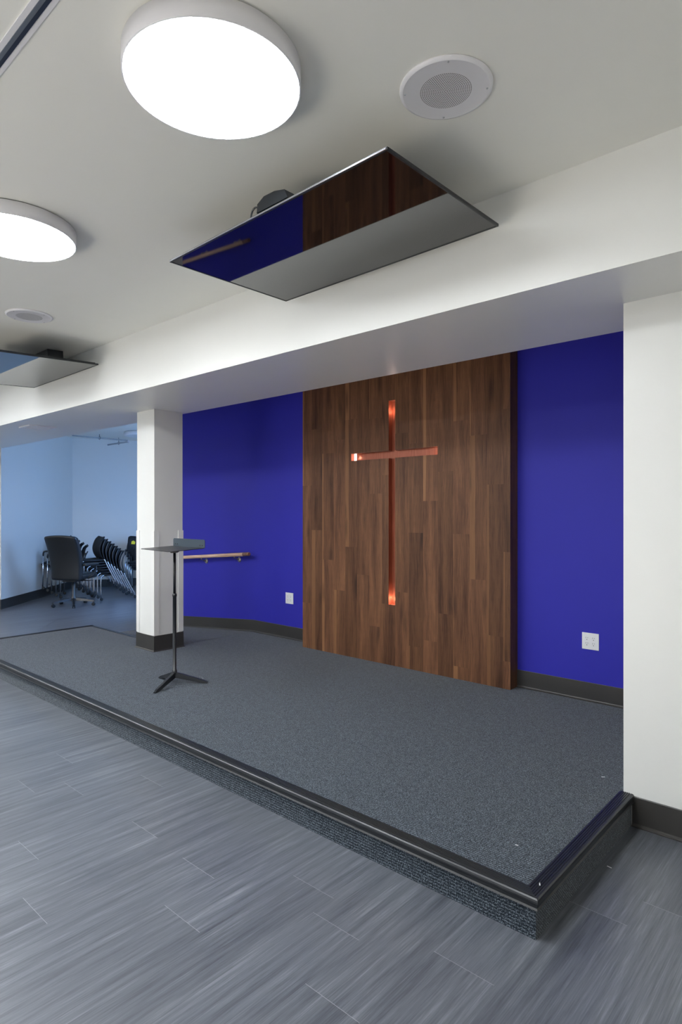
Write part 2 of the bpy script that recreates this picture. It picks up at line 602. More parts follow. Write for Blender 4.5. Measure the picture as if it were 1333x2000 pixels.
mb = MB().box(RX0, RY0, Z_CEIL, RX1, RY1, Z_CEIL + 0.15)
struct('ceiling', mb, 'ceiling')
mb = MB().box(-12.4, Y_BEAM0, Z_SOFFIT, RX1, Y_BEAM1, Z_CEIL)
beam = struct('beam', mb, 'wall')
beam.data.materials.append(M['soffit'])
for p in beam.data.polygons:
    if p.normal.z < -0.5:
        p.material_index = 1

def wall(name, p, q, z0, z1, mat, t=0.12, side=1):
    """wall whose visible face runs p -> q; thickness goes to the left (side=1) or the right"""
    d = (Vector(q) - Vector(p)).normalized()
    n = Vector((-d.y, d.x)) * t * side
    pts = [p, q, (q[0] + n.x, q[1] + n.y), (p[0] + n.x, p[1] + n.y)]
    if side < 0:
        pts = [pts[0], pts[3], pts[2], pts[1]]
    return struct(name, MB().prism(pts, z0, z1), mat)

# blue recess wall, with the step behind the timber panel; it ends beyond the ramp
BLUE_X0 = -7.62
struct('wall_back', MB().box(BLUE_X0, Y_WALL_L, 0, PX0 + 0.004, 4.7, Z_CEIL), 'blue')
struct('wall_back_right', MB().box(PX0 + 0.004, Y_WALL_R, 0, -0.85, 4.7, Z_CEIL), 'blue')
# white wall right of the stage: front face and the return into the recess
mb = MB().prism([(-0.962, 3.125), (RX1, 3.125), (RX1, 3.3), (-0.85, 3.3), (-0.85, Y_WALL_R - 0.001), (-0.962, Y_WALL_R - 0.001)], 0, Z_SOFFIT)
struct('wall_right', mb, 'wall')
mb = MB().prism([(-0.962, Y_BEAM1 - 0.02), (-0.85, Y_BEAM1 - 0.02), (-0.85, Y_WALL_R), (-0.962, Y_WALL_R)], Z_SOFFIT, Z_CEIL)
struct('wall_right_upper', mb, 'wall')
# side room: slanted wall, its back wall, and the wall that closes it on the right
C0, C1, C2 = (-10.31, 3.555), (-12.156, 5.508), (-11.643, 6.52)
mb = MB().prism([C0, C1, (-12.4, 5.35), (-12.4, 3.555)], 0, Z_CEIL)
struct('wall_left', mb, 'wall')
C2b = (-11.62, 6.72)
wall('wall_left_rear', C1, C2b, 0, Z_CEIL, 'wall', t=0.15, side=1)
wall('wall_rear', C2b, (-7.3, 6.72), 0, Z_CEIL, 'wall', t=0.15, side=1)
# main hall's far end, its back wall and its right end (behind and beside the camera)
wall('wall_far_left', (-12.4, RY0), (-12.4, 3.6), 0, Z_CEIL, 'wall', t=0.15, side=1)
mb = MB()
xs = [-12.4]
for (a, b_) in FILL_WIN:
    mb.box(xs[-1], RY0 - 0.15, 0, a, RY0, Z_CEIL)
    mb.box(a, RY0 - 0.15, 0, b_, RY0, 0.45)
    mb.box(a, RY0 - 0.15, 2.25, b_, RY0, Z_CEIL)
    xs.append(b_)
mb.box(xs[-1], RY0 - 0.15, 0, RX1, RY0, Z_CEIL)
struct('wall_behind', mb, 'wall')
for i, (a, b_) in enumerate(FILL_WIN):  # frames of the made-up hall windows
    mb = MB()
    c = (a + b_) / 2
    for (p, q, r, t) in ((a, 0.45, a + 0.05, 2.25), (b_ - 0.05, 0.45, b_, 2.25), (c - 0.025, 0.5, c + 0.025, 2.2), (a + 0.05, 0.45, b_ - 0.05, 0.5), (a + 0.05, 2.2, b_ - 0.05, 2.25)):
        mb.box(p, RY0 - 0.1, q, r, RY0 - 0.05, t)
    struct('window_%d' % (i + 2), mb, 'white_plastic')
wall('wall_far_right', (RX1, 3.2), (RX1, RY0), 0, Z_CEIL, 'wall', t=0.15, side=1)

# end wall of the side room (behind the blue wall): framed opening added for daylight
WX = -7.5
W0, W1, WZ0, WZ1 = 4.95, 6.3, 0.75, 2.4
mb = MB()
mb.box(WX, 4.70, 0, WX + 0.15, W0, Z_CEIL)
mb.box(WX, W1, 0, WX + 0.15, 6.72, Z_CEIL)
mb.box(WX, W0, 0, WX + 0.15, W1, WZ0)
mb.box(WX, W0, WZ1, WX + 0.15, W1, Z_CEIL)
struct('wall_window', mb, 'wall')
mb = MB()
for (a, b_, c, d) in ((W0, WZ0, W0 + 0.05, WZ1), (W1 - 0.05, WZ0, W1, WZ1), (W0 + 0.05, WZ0, W1 - 0.05, WZ0 + 0.05), (W0 + 0.05, WZ1 - 0.05, W1 - 0.05, WZ1), (5.6, WZ0 + 0.05, 5.65, WZ1 - 0.05)):
    mb.box(WX + 0.05, a, b_, WX + 0.1, c, d)
struct('window_1', mb, 'white_plastic')

# ------------------------------------------------------------------ baseboards
BASE = [(0.0, 0.0), (0.016, 0.0), (0.016, 0.004), (0.010, 0.008), (0.007, 0.016), (0.006, 0.132), (0.004, 0.135), (0.0, 0.135)]
def baseboard(name, path, h=0.135):
    prof = [(o, z if z < 0.1 else z - 0.135 + h) for o, z in BASE]
    struct(name, MB().sweep(path, prof), 'base')
# (travel direction keeps the room on the left)
baseboard('baseboard_back_right', [(-0.962, Y_WALL_R, H_STAGE), (PX1 - 0.0, Y_WALL_R, H_STAGE)])
RAMP_SLOPE = H_STAGE / (X_RAMP_TOP - X_RAMP_BOT)
baseboard('baseboard_back_left', [(PX0 + 0.0, Y_WALL_L, H_STAGE), (X_RAMP_TOP, Y_WALL_L, H_STAGE), (X_RAMP_BOT, Y_WALL_L, 0), (BLUE_X0, Y_WALL_L, 0)])
baseboard('baseboard_right', [(RX1, 3.125, 0), (X_STAGE1 + 0.004, 3.125, 0)], 0.142)
baseboard('baseboard_left', [(-12.25, 3.555, 0), C0, C1, C2b][::-1][0:1] + [C1, C0, (-12.25, 3.555)] if False else [C2b, C1, C0, (-12.25, 3.555)], 0.150)
baseboard('baseboard_rear', [(WX, 6.72, 0), C2b], 0.150)

# ------------------------------------------------------------------ stage platform with ramp
stage = thing('stage_platform', 'low stage platform covered in ribbed charcoal carpet with black rubber edging', 'stage', (0, 0, 0))
def rounded(poly):
    return poly
X0, X1, Y0, Y1 = X_STAGE0, X_STAGE1, Y_STAGE0, Y_STAGE1
mb = MB().prism([(X0, Y0), (X1, Y0), (X1, 3.125), (-0.9625, 3.125), (-0.9625, Y_WALL_R - 0.0005), (PX0 + 0.004, Y_WALL_R - 0.0005), (PX0 + 0.004, Y_WALL_L - 0.0005), (X_RAMP_TOP, Y_WALL_L - 0.0005), (X_RAMP_TOP, Y1), (X0, Y1)], 0.0, H_STAGE)
mb.build('carpet_top', 'carpet', stage)
# edging: profile of a ribbed rubber stair nosing; outside is to the right of travel, so offsets are negative inward = left
NOSE = [(-0.012, -0.036), (-0.002, -0.040), (0.0, -0.040), (0.0, 0.0005), (0.052, 0.0005), (0.052, 0.0025)]
for i in range(5):
    a = 0.047 - i * 0.0088
    NOSE += [(a, 0.0025), (a - 0.001, 0.0052), (a - 0.0048, 0.0052), (a - 0.0058, 0.0025)]
NOSE += [(0.004, 0.0025), (0.000, 0.0050), (-0.006, 0.0040), (-0.011, 0.0005), (-0.013, -0.006), (-0.013, -0.012), (-0.009, -0.018), (-0.0075, -0.030)]
mb = MB().sweep([(X0, Y1, H_STAGE), (X0, Y0, H_STAGE), (X1, Y0, H_STAGE), (X1, 3.122, H_STAGE)], NOSE)
nos = mb.build('edge_nosing', 'rubber', stage)
nos['label'] = 'black ribbed rubber nosing'
mb = MB().box(X0, Y1 - 0.035, H_STAGE - 0.03, -5.55, Y1 + 0.006, H_STAGE + 0.003)
mb.build('rear_edge_strip', 'rubber', stage)

ramp_o = MB().prism([(X_RAMP_BOT, 0.0), (X_RAMP_TOP, 0.0), (X_RAMP_TOP, H_STAGE)], 0, 1.0,
                    Matrix(((1, 0, 0, 0), (0, 0, -(Y_WALL_L - Y1 - 0.010), Y_WALL_L - 0.001), (0, 1, 0, 0.0005), (0, 0, 0, 1)))).build('ramp', 'carpet')
tag(ramp_o, 'carpeted ramp sloping down behind the stage along the blue wall', 'ramp')

# ------------------------------------------------------------------ column
col = thing('column', 'square white column standing on the stage with dark rubber base', 'column', (-5.502, 3.384, H_STAGE))
hw = 0.160
MB().box(-hw, -hw, 0.0, hw, hw, Z_SOFFIT - H_STAGE).build('shaft', 'wall', col)
mb = MB()
prof = [(-0.004, 0.0), (-0.018, 0.0), (-0.016, 0.005), (-0.009, 0.012), (-0.007, 0.15), (-0.004, 0.152)]
ring = [(-hw, -hw), (hw, -hw), (hw, hw), (-hw, hw)]
rings = []
for (cx, cy) in ring:
    sx, sy = (1 if cx > 0 else -1), (1 if cy > 0 else -1)
    rings.append([mb.bm.verts.new((cx - sx * o, cy - sy * o, z)) for o, z in prof])
for i in range(4):
    a, b_ = rings[i], rings[(i + 1) % 4]
    for k in range(len(prof)):
        mb.bm.faces.new((a[k], b_[k], b_[(k + 1) % len(prof)], a[(k + 1) % len(prof)]))
cb = mb.build('base_moulding', 'base', col)
cb['label'] = 'dark rubber base'
for sx in (-1, 1):
    for sy in (-1, 1):
        g = MB()
        o, w, t = hw, 0.052, 0.006
        pts = [(o + t, o + t), (o - w, o + t), (o - w, o), (o, o), (o, o - w), (o + t, o - w)]
        pts = [(sx * a, sy * c) for a, c in pts]
        g.prism(pts, 0.158, 1.325 - H_STAGE)
        g.build('corner_guard', 'guard', col)

# ------------------------------------------------------------------ timber panel with the recessed cross
panel = thing('timber_panel', 'dark walnut board panel with recessed copper cross on the blue wall', 'wall panel', (0, 0, 0))
def px_to_x(px, Y=PY):
    r = (px - 666.5) / 1195.0
    c, s = math.cos(YAW), math.sin(YAW)
    dx, dy = c * r - s, s * r + c
    return Y / dy * dx
SEAM_PX = [592, 609.5, 629.8, 652.6, 675, 698, 722, 746.7, 772.5, 799.5, 827, 856, 886, 918, 952, 984, 997]
SX = [px_to_x(p) for p in SEAM_PX]
SX[0], SX[-1] = PX0, PX1
JOINTS = {0: [1.774, 0.599], 1: [2.33, 1.331], 2: [2.08, 1.046], 3: [0.761, 2.2], 4: [1.18, 2.38], 5: [0.928, 2.0], 6: [1.676, 0.47, 2.36], 7: [0.686, 1.84],
          8: [0.806, 2.2], 9: [1.33, 0.35, 2.1], 10: [1.602, 0.42], 11: [0.664, 1.844], 12: [1.329, 0.25, 2.25], 13: [0.97, 2.12], 14: [1.723, 0.543], 15: [0.36, 1.2, 2.3]}
CV = (-3.328, 0.685, -3.256, 2.501)
CH = (-3.770, 1.989, -2.815, 2.056)
Z0P = H_STAGE
def split(rect, holes):
    out = [rect]
    for (hx0, hz0, hx1, hz1) in holes:
        nxt = []
        for (a, b_, c, d) in out:
            if hx1 <= a or hx0 >= c or hz1 <= b_ or hz0 >= d:
                nxt.append((a, b_, c, d)); continue
            if hx0 > a: nxt.append((a, b_, hx0, d)); a = hx0
            if hx1 < c: nxt.append((hx1, b_, c, d)); c = hx1
            if hz0 > b_: nxt.append((a, b_, c, hz0))
            if hz1 < d: nxt.append((a, hz1, c, d))
        out = nxt
    return out
rects = []
for k in range(len(SX) - 1):
    zs = sorted([Z0P, Z_CEIL] + JOINTS[k])
    for i in range(len(zs) - 1):
        rnd = (random.random(), random.random(), random.random())
        pl = (SX[k], zs[i], SX[k + 1], zs[i + 1])
        for (a, b_, c, d) in split(pl, (CV, CH)):
            rects.append((a, b_, c, d, pl, rnd, 'unit'))
plank_mesh('board_face', rects, 'wood', lambda u, v: (u, PY, v), panel)
# body behind the boards (side, top) as its own part
def side_rects():
    r = []
    for (x, flip) in ((PX0, 1), (PX1, -1)):
        r.append(x)
    return r
DEPTH = 0.048
pl = [((0.0, Z0P, 0.12, 1.3), (0.2, 0.6, 0.3)), ((0.0, 1.3, 0.12, Z_CEIL), (0.15, 0.2, 0.1))]
rr = [(a[0], a[1], a[2], a[3], a, c, 'unit') for a, c in pl]
plank_mesh('side_board', rr, 'wood', lambda u, v: (PX1, PY + u * (Y_WALL_R - PY) / 0.12, v), panel)
plank_mesh('side_board', rr, 'wood', lambda u, v: (PX0, PY + u * (Y_WALL_R - PY) / 0.12, v), panel)
# copper lining of the cross
mb = MB()
bm = mb.bm
def quad(*p):
    bm.faces.new([bm.verts.new(q) for q in p])
yb = PY + DEPTH
quad((CV[0], yb, CV[1]), (CV[2], yb, CV[1]), (CV[2], yb, CV[3]), (CV[0], yb, CV[3]))
quad((CH[0], yb, CH[1]), (CV[0], yb, CH[1]), (CV[0], yb, CH[3]), (CH[0], yb, CH[3]))
quad((CV[2], yb, CH[1]), (CH[2], yb, CH[1]), (CH[2], yb, CH[3]), (CV[2], yb, CH[3]))
out = [(CV[0], CV[1]), (CV[2], CV[1]), (CV[2], CH[1]), (CH[2], CH[1]), (CH[2], CH[3]), (CV[2], CH[3]), (CV[2], CV[3]), (CV[0], CV[3]), (CV[0], CH[3]), (CH[0], CH[3]), (CH[0], CH[1]), (CV[0], CH[1])]
for i in range(len(out)):
    a, c = out[i], out[(i + 1) % len(out)]
    quad((a[0], PY, a[1]), (c[0], PY, c[1]), (c[0], yb, c[1]), (a[0], yb, a[1]))
bmesh.ops.remove_doubles(bm, verts=list(bm.verts), dist=1e-5)
cross = mb.build('cross_recess', 'copper', panel)
cross['label'] = 'recessed copper-lined cross'
# added lights brighten the four ends of the recess; the left one shows as a bright patch
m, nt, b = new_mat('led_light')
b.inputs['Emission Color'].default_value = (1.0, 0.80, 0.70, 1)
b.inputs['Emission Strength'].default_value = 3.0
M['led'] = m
glow_o = MB().box(CH[0] + 0.001, yb - 0.004, CH[1] + 0.001, CH[0] + 0.028, yb - 0.001, CH[3] - 0.001).build('led_lens', 'led', cross)
glow_o['label'] = 'bright light at the left end of the cross arm'
for (lx, lz, en) in ((CH[2] - 0.012, (CH[1] + CH[3]) / 2, 0.20), (CH[0] + 0.034, (CH[1] + CH[3]) / 2, 0.09), (CV[2] - 0.030, CV[3] - 0.09, 0.48), (CV[2] - 0.030, CV[1] + 0.05, 0.75)):
    pl_ = bpy.data.lights.new('cross_led', 'POINT')
    pl_.energy = en
    pl_.specular_factor = 0.15
    pl_.shadow_soft_size = 0.003
    pl_.color = (1.0, 0.72, 0.58)
    po = bpy.data.objects.new('cross_led', pl_)
    po.location = (lx, PY + 0.004, lz)
    link(po, cross)

# ------------------------------------------------------------------ ceiling lamps
def drum_lamp(x, y, label, lit=True, group='round ceiling lamps'):
    t = thing('ceiling_lamp', label, 'ceiling lamp', (x, y, Z_CEIL), 0, group)
    R0, H = 0.2925, 0.074
    MB().lathe([(0.283, 0.0), (0.283, -0.0065)], 72).build('mounting_plate', 'slot', t)
    MB().lathe([(R0 - 0.01, -0.005), (R0, -0.006), (R0, -H + 0.002), (R0 - 0.002, -H), (R0 - 0.006, -H), (R0 - 0.006, -H + 0.006), (R0 - 0.01, -H + 0.006)], 96, cap0=False, cap1=False).build('drum_shade', 'white_enamel', t)
    prof = [(R0 - 0.0065, -H + 0.004), (R0 - 0.010, -H - 0.001), (R0 - 0.05, -H - 0.0015), (0.02, -H - 0.002)]
    MB().lathe(prof, 96, cap0=False).build('diffuser', 'diffuser' if lit else 'diffuser_off', t)
    return t
LAMPX, LAMPY, DX = -1.685, 1.238, 1.706
drum_lamp(LAMPX, LAMPY, 'large round white drum lamp, lit, nearest the loudspeaker grille')
drum_lamp(LAMPX - DX, LAMPY, 'round white drum lamp, lit, cut off by the left picture edge')
for i in range(2, 6):  # unseen; the outermost ones added to brighten the left end
    drum_lamp(LAMPX - DX * i, LAMPY, 'lit drum lamp of the front row beyond the left picture edge')
for i in range(0, 4):
    drum_lamp(LAMPX - DX * i, LAMPY - DX, 'lit drum lamp of the row behind the camera')
drum_lamp(-10.38, 5.98, 'unlit round lamp on the side room ceiling, half hidden by the column', lit=False, group='round ceiling lamps in the side room')

# ------------------------------------------------------------------ ceiling loudspeakers
def speaker(x, y, rz, label):
    t = thing('ceiling_speaker', label, 'loudspeaker', (x, y, Z_CEIL), rz, 'round ceiling loudspeakers')
    R0 = 0.163
    MB().lathe([(R0 - 0.004, 0.0), (R0, -0.004), (R0 - 0.001, -0.009), (R0 - 0.012, -0.014)], 80, cap0=True, cap1=False).build('rim', 'white_enamel', t)
    MB().lathe([(R0 - 0.012, -0.014), (R0 - 0.016, -0.013), (0.02, -0.013)], 80, cap0=False).build('grille', 'grille', t)
    for k in range(4):
        a = PI / 2 * k
        s = MB().lathe([(0.0035, -0.012), (0.0035, -0.0145), (0.002, -0.016)], 14, 0.143 * math.cos(a), 0.143 * math.sin(a))
        s.build('screw', 'steel', t)
    return t
sp = speaker(-1.166, 1.853, math.atan2(0.12 - 0.035, 0.12), 'round white perforated loudspeaker above and right of the nearer television')
dup(sp, (-4.86, 1.873, Z_CEIL), 0.4, 'white round loudspeaker at left, in front of the farther television', 'round ceiling loudspeakers')

# ------------------------------------------------------------------ folding track in the ceiling
tr = thing('ceiling_track', 'slim curtain track with dark slot crossing the upper left ceiling corner', 'track', (0, 0, Z_CEIL))
MB().box(-12.2, 0.724, -0.004, 3.3, 0.780, 0.0).build('flange', 'white_enamel', tr)
MB().box(-12.2, 0.7395, -0.007, 3.3, 0.7515, -0.003).build('channel', 'track_grey', tr)
MB().box(-12.2, 0.7515, -0.006, 3.3, 0.764, -0.0035).build('slot', 'track_slot', tr)

# ------------------------------------------------------------------ televisions folded up under the ceiling
def television():
    t = thing('television', 'black flat television folded up under the ceiling, reflecting panel and cross', 'television',
              (-2.067, 2.172, 2.81), math.radians(-1.2), 'televisions folded up under the ceiling')
    W, D = 1.455, 0.812
    a, c = W / 2, D / 2
    f = 0.008
    mb = MB()
    mb.box(-a, -c, 0.0, a, -c + f, 0.012)
    mb.box(-a, c - f, 0.0, a, c, 0.012)
    mb.box(-a, -c + f, 0.0, -a + f, c - f, 0.012)
    mb.box(a - f, -c + f, 0.0, a, c - f, 0.012)
    mb.build('bezel', 'black_plastic', t)
    MB().box(-a + f, -c + f, 0.0015, a - f, c - f, 0.010).build('screen', 'screen', t)
    MB().box(-a + 0.02, -c + 0.02, 0.011, a - 0.02, c - 0.02, 0.022).build('back_cover', 'black_plastic', t)
    MB().box(-a + 0.16, -c + 0.12, 0.022, a - 0.16, c - 0.16, 0.055, bev=0.012).build('electronics_housing', 'black_plastic', t)
    strip = MB().box(-a + 0.004, -c - 0.0035, 0.001, a - 0.004, -c - 0.0003, 0.008).build('trim_strip', 'chrome', t)
    strip['label'] = 'silver edge strip'
    mb = MB()
    mb.box(-0.30, -0.10, 0.055, 0.30, -0.05, 0.085)
    mb.box(-0.30, 0.12, 0.055, 0.30, 0.17, 0.085)
    mb.box(-0.24, -0.14, 0.085, -0.19, 0.24, 0.115)
    mb.box(0.19, -0.14, 0.085, 0.24, 0.24, 0.115)
    mb.box(-0.26, 0.16, 0.115, 0.26, 0.30, 0.1895)
    mb.build('ceiling_bracket', 'black_metal', t)
    mb = MB()
    mb.prism([(-0.02, 0.022), (0.185, 0.022), (0.165, 0.062), (0.10, 0.078), (0.03, 0.080), (-0.015, 0.060)], -0.40, -0.26,
             Matrix(((1, 0, 0, 0), (0, 0, 1, 0), (0, 1, 0, 0), (0, 0, 0, 1))))
    mb.build('media_box', 'black_plastic', t)
    pts = []
    for k in range(15):
        an = PI * k / 14
        pts.append((-0.048 + 0.030 * math.cos(an), -0.385, 0.022 + 0.040 * math.sin(an)))
    MB().tube(pts, 0.004, 8).build('cable', 'black_plastic', t)
    return t
tv = television()
tv2 = dup(tv, (-5.945, 2.20, 2.79), (math.radians(2.6), 0, math.radians(-1.0)), 'black flat television at far left, reflecting pale beam and ceiling', 'televisions folded up under the ceiling')

# ------------------------------------------------------------------ beam air grille
vg = thing('air_grille', 'small square white air grille under the beam at far left', 'vent', (-7.505, 2.99, Z_SOFFIT))
mb = MB()
a = 0.155
for (p, q, r, s) in ((-a, -a, a, -a + 0.02), (-a, a - 0.02, a, a), (-a, -a + 0.02, -a + 0.02, a - 0.02), (a - 0.02, -a + 0.02, a, a - 0.02)):
    mb.box(p, q, -0.012, r, s, 0.0)
mb.build('frame', 'white_enamel', vg)
mb = MB()
for k in range(11):
    y = -0.125 + k * 0.025
    mb.box(-a + 0.02, y - 0.008, -0.010, a - 0.02, y + 0.006, -0.006)
mb.build('louvre', 'white_enamel', vg)
MB().box(-a + 0.02, -a + 0.02, -0.003, a - 0.02, a - 0.02, -0.0005).build('backing', 'track_grey', vg)

# ------------------------------------------------------------------ sockets and switch
def outlet(x, y, z, label):
    t = thing('wall_outlet', label, 'power outlet', (x, y, z), 0, 'white outlets on the blue wall')
    MB().box(-0.0595, -0.006, -0.0595, 0.0595, 0.0, 0.0595, bev=0.0022).build('cover_plate', 'white_plastic', t)
    for sx in (-0.0235, 0.0235):
        for sz in (-0.0195, 0.0195):
            r = MB()
            pts = []
            for k in range(24):
                an = 2 * PI * k / 24
                pts.append((sx + 0.0168 * math.cos(an), max(-0.0142, min(0.0142, 0.0168 * math.sin(an))) + sz))
            r.prism(pts, 0.0058, 0.0078, Matrix(((1, 0, 0, 0), (0, 0, -1, 0), (0, 1, 0, 0), (0, 0, 0, 1))))
            rec = r.build('receptacle', 'white_plastic', t)
            s = MB()
            s.box(sx - 0.0075, -0.0083, sz + 0.001, sx - 0.0055, -0.0076, sz + 0.0095)
            s.box(sx + 0.0055, -0.0083, sz + 0.002, sx + 0.0075, -0.0076, sz + 0.0090)
            s.box(sx - 0.0025, -0.0083, sz - 0.0105, sx + 0.0025, -0.0076, sz - 0.0055)
            s.build('socket_slot', 'slot', rec)
    return t
ou = outlet(-1.600, Y_WALL_R, 0.579, 'white four-socket wall outlet right of the walnut panel')
dup(ou, (-4.808, Y_WALL_L, 0.583), 0, 'white four-socket wall outlet left of the walnut panel', 'white outlets on the blue wall')

# light switch on the slanted wall of the side room
d = (Vector(C1) - Vector(C0)).normalized()
c_, s_ = math.cos(YAW), math.sin(YAW)
r = (75 - 666.5) / 1195.0
ray = Vector((c_ * r - s_, s_ * r + c_))
# intersection of the view direction at that switch with the slanted wall
den = ray.x * (-d.y) - ray.y * (-d.x)
tt = (C0[0] * (-d.y) - C0[1] * (-d.x)) / den
swp = ray * tt
depth = swp.y * c_ - swp.x * s_
sw = thing('light_switch', 'white light switch plate on the wall left of the office chair', 'switch', (swp.x, swp.y, EYE - (1043.5 - 1002) * depth / 1195.0), math.atan2(d.y, d.x) + PI)
MB().box(-0.036, -0.006, -0.06, 0.036, -0.0005, 0.06, bev=0.002).build('cover_plate', 'white_plastic', sw)
MB().box(-0.016, -0.010, -0.032, 0.016, -0.0055, 0.032, bev=0.002).build('rocker', 'white_enamel', sw)

# ------------------------------------------------------------------ handrail
def ramp_z(x):
    return max(0.0, min(H_STAGE, (x - X_RAMP_BOT) * RAMP_SLOPE))
hr = thing('handrail', 'round beech handrail on brass brackets along the blue wall', 'handrail', (-6.3, Y_WALL_L, 0))
def rail_pt(x):
    return Vector((x + 6.3, -0.078, 1.034 + (x + 5.42) * 0.0775))
MB().tube([rail_pt(-7.5), rail_pt(-5.492)], 0.021, 20).build('rail', 'rail', hr)
e_ = MB().tube([rail_pt(-5.492), rail_pt(-5.395), rail_pt(-5.388)], [0.0211, 0.0211, 0.018], 20).build('end_piece', 'rail_end', hr)
e_['label'] = 'darker end piece'
for x in (-6.305, -5.660):
    p = rail_pt(x)
    b_ = MB()
    wz = p.z - 0.052
    b_.tube([(p.x, -0.078, p.z - 0.020), (p.x, -0.076, p.z - 0.034), (p.x, -0.060, p.z - 0.042), (p.x, -0.012, wz - 0.008)], 0.007, 10)
    br = b_.build('bracket', 'satin_metal', hr)
    q = MB().lathe([(0.031, 0.0), (0.031, 0.004), (0.024, 0.011), (0.010, 0.014)], 24)
    bmesh.ops.transform(q.bm, matrix=Matrix.Translation((p.x, 0.0, wz - 0.008)) @ Matrix.Rotation(PI / 2, 4, 'X'), verts=list(q.bm.verts))
    q.build('rosette', 'satin_metal', br)

# ------------------------------------------------------------------ lectern stand on the stage
HUB = Vector((-4.226, 2.730, H_STAGE))
st = thing('lectern_stand', 'slim black lectern stand with tripod foot and tilted tray on the stage', 'lectern', HUB)
def rel(x, y, z):
    return (x - HUB.x, y - HUB.y, z - H_STAGE)
MB().lathe([(0.017, 0.075), (0.019, 0.080), (0.019, 0.110), (0.0145, 0.113), (0.0145, 0.690), (0.0175, 0.692), (0.0175, 0.712), (0.013, 0.715)], 24).build('lower_tube', 'black_metal', st)
MB().tube([(0, 0, 0.70), (0, 0, 1.055)], 0.0105, 18).build('upper_tube', 'black_metal', st)
for (ex, ey) in ((-4.105, 2.479), (-4.042, 2.916), (-4.463, 2.741)):
    d2 = Vector((ex - HUB.x, ey - HUB.y))
    ln = d2.length
    an = math.atan2(d2.y, d2.x)
    lg = MB()
    # flat tapered bar, edge on the carpet, rising to the hub
    bm = lg.bm
    secs = [(0.0, 0.050, 0.092, 0.014), (0.03, 0.044, 0.086, 0.014), (ln - 0.03, 0.001, 0.024, 0.012), (ln, 0.0, 0.009, 0.010)]
    rr = []
    for (s, zl, zh, w) in secs:
        rr.append([bm.verts.new((s, -w, zl)), bm.verts.new((s, w, zl)), bm.verts.new((s, w * 0.8, zh)), bm.verts.new((s, -w * 0.8, zh))])
    for i in range(3):
        for k in range(4):
            bm.faces.new((rr[i][k], rr[i][(k + 1) % 4], rr[i + 1][(k + 1) % 4], rr[i + 1][k]))
    bm.faces.new(list(reversed(rr[0]))); bm.faces.new(rr[-1])
    bmesh.ops.transform(bm, matrix=Matrix.Rotation(an, 4, 'Z'), verts=list(bm.verts))
    lg.build('leg', 'black_metal', st)
# tray: corners read as left tip, back, right, front
TZ = 1.213
TA, TC, TB, TD = Vector(rel(-4.430, 2.545, TZ + 0.001)), Vector(rel(-4.585, 2.950, TZ + 0.003)), Vector(rel(-4.135, 2.960, TZ)), Vector(rel(-3.945, 2.505, TZ - 0.002))
def up(v, h):
    return v + Vector((0, 0, h))
mb = MB()
bm = mb.bm
cen = (TA + TB + TC + TD) / 4
lo = [bm.verts.new(v) for v in (TA, TD, TB, TC)]
hi = [bm.verts.new(up(v, 0.004)) for v in (TA, TD, TB, TC)]
bm.faces.new(list(reversed(lo))); bm.faces.new(hi)
for i in range(4):
    bm.faces.new((lo[i], lo[(i + 1) % 4], hi[(i + 1) % 4], hi[i]))
bmesh.ops.bevel(bm, geom=[e for e in bm.edges if abs((e.verts[0].co - e.verts[1].co).z) > 0.0035 and (e.verts[0].co - e.verts[1].co).to_2d().length < 1e-4], offset=0.02, segments=4, affect='EDGES')
mb.build('tray', 'black_metal', st)
# ledge along the back-right edge
ax = (TB - TC).normalized()
nrm = Vector((-ax.y, ax.x, 0)).normalized()
Lg = (TB - TC).length
pts = []
Hh = 0.066
for k in range(6):
    a = PI / 2 * k / 5
    pts.append((Lg - 0.006 - 0.014 + 0.014 * math.sin(a) * 1.0, Hh - 0.014 + 0.014 * math.cos(a)))
pts = [(0.004, 0.0), (Lg - 0.006, 0.0)] + [(Lg - 0.020 + 0.014 * math.cos(PI / 2 * k / 5), Hh - 0.014 + 0.014 * math.sin(PI / 2 * k / 5)) for k in range(6)] + \
      [(0.018 - 0.014 * math.sin(PI / 2 * k / 5), Hh - 0.014 + 0.014 * math.cos(PI / 2 * k / 5)) for k in range(6)]
org = up(TC, 0.003)
fr = Matrix(((ax.x, 0, nrm.x, org.x), (ax.y, 0, nrm.y, org.y), (ax.z, 1, 0, org.z), (0, 0, 0, 1)))
led = MB().prism(pts, -0.003, 0.0005, fr).build('ledge', 'plate_metal', st)
for s in (0.035, 0.065, Lg - 0.070, Lg - 0.040):
    r_ = MB().lathe([(0.005, 0.0), (0.005, 0.0015), (0.003, 0.0025)], 12)
    mt = fr @ Matrix.Translation((s, 0.018, -0.003)) @ Matrix.Rotation(PI, 4, 'X')
    bmesh.ops.transform(r_.bm, matrix=mt, verts=list(r_.bm.verts))
    r_.build('rivet', 'slot', led)
MB().prism([(-0.05, -0.02), (0.05, -0.02), (0.02, -0.045), (-0.02, -0.045)], -0.03, 0.03, Matrix(((0.75, 0, -0.66, 0), (0.66, 0, 0.75, 0), (0, 1, 0, 1.083), (0, 0, 0, 1)))).build('tilt_bracket', 'black_metal', st)

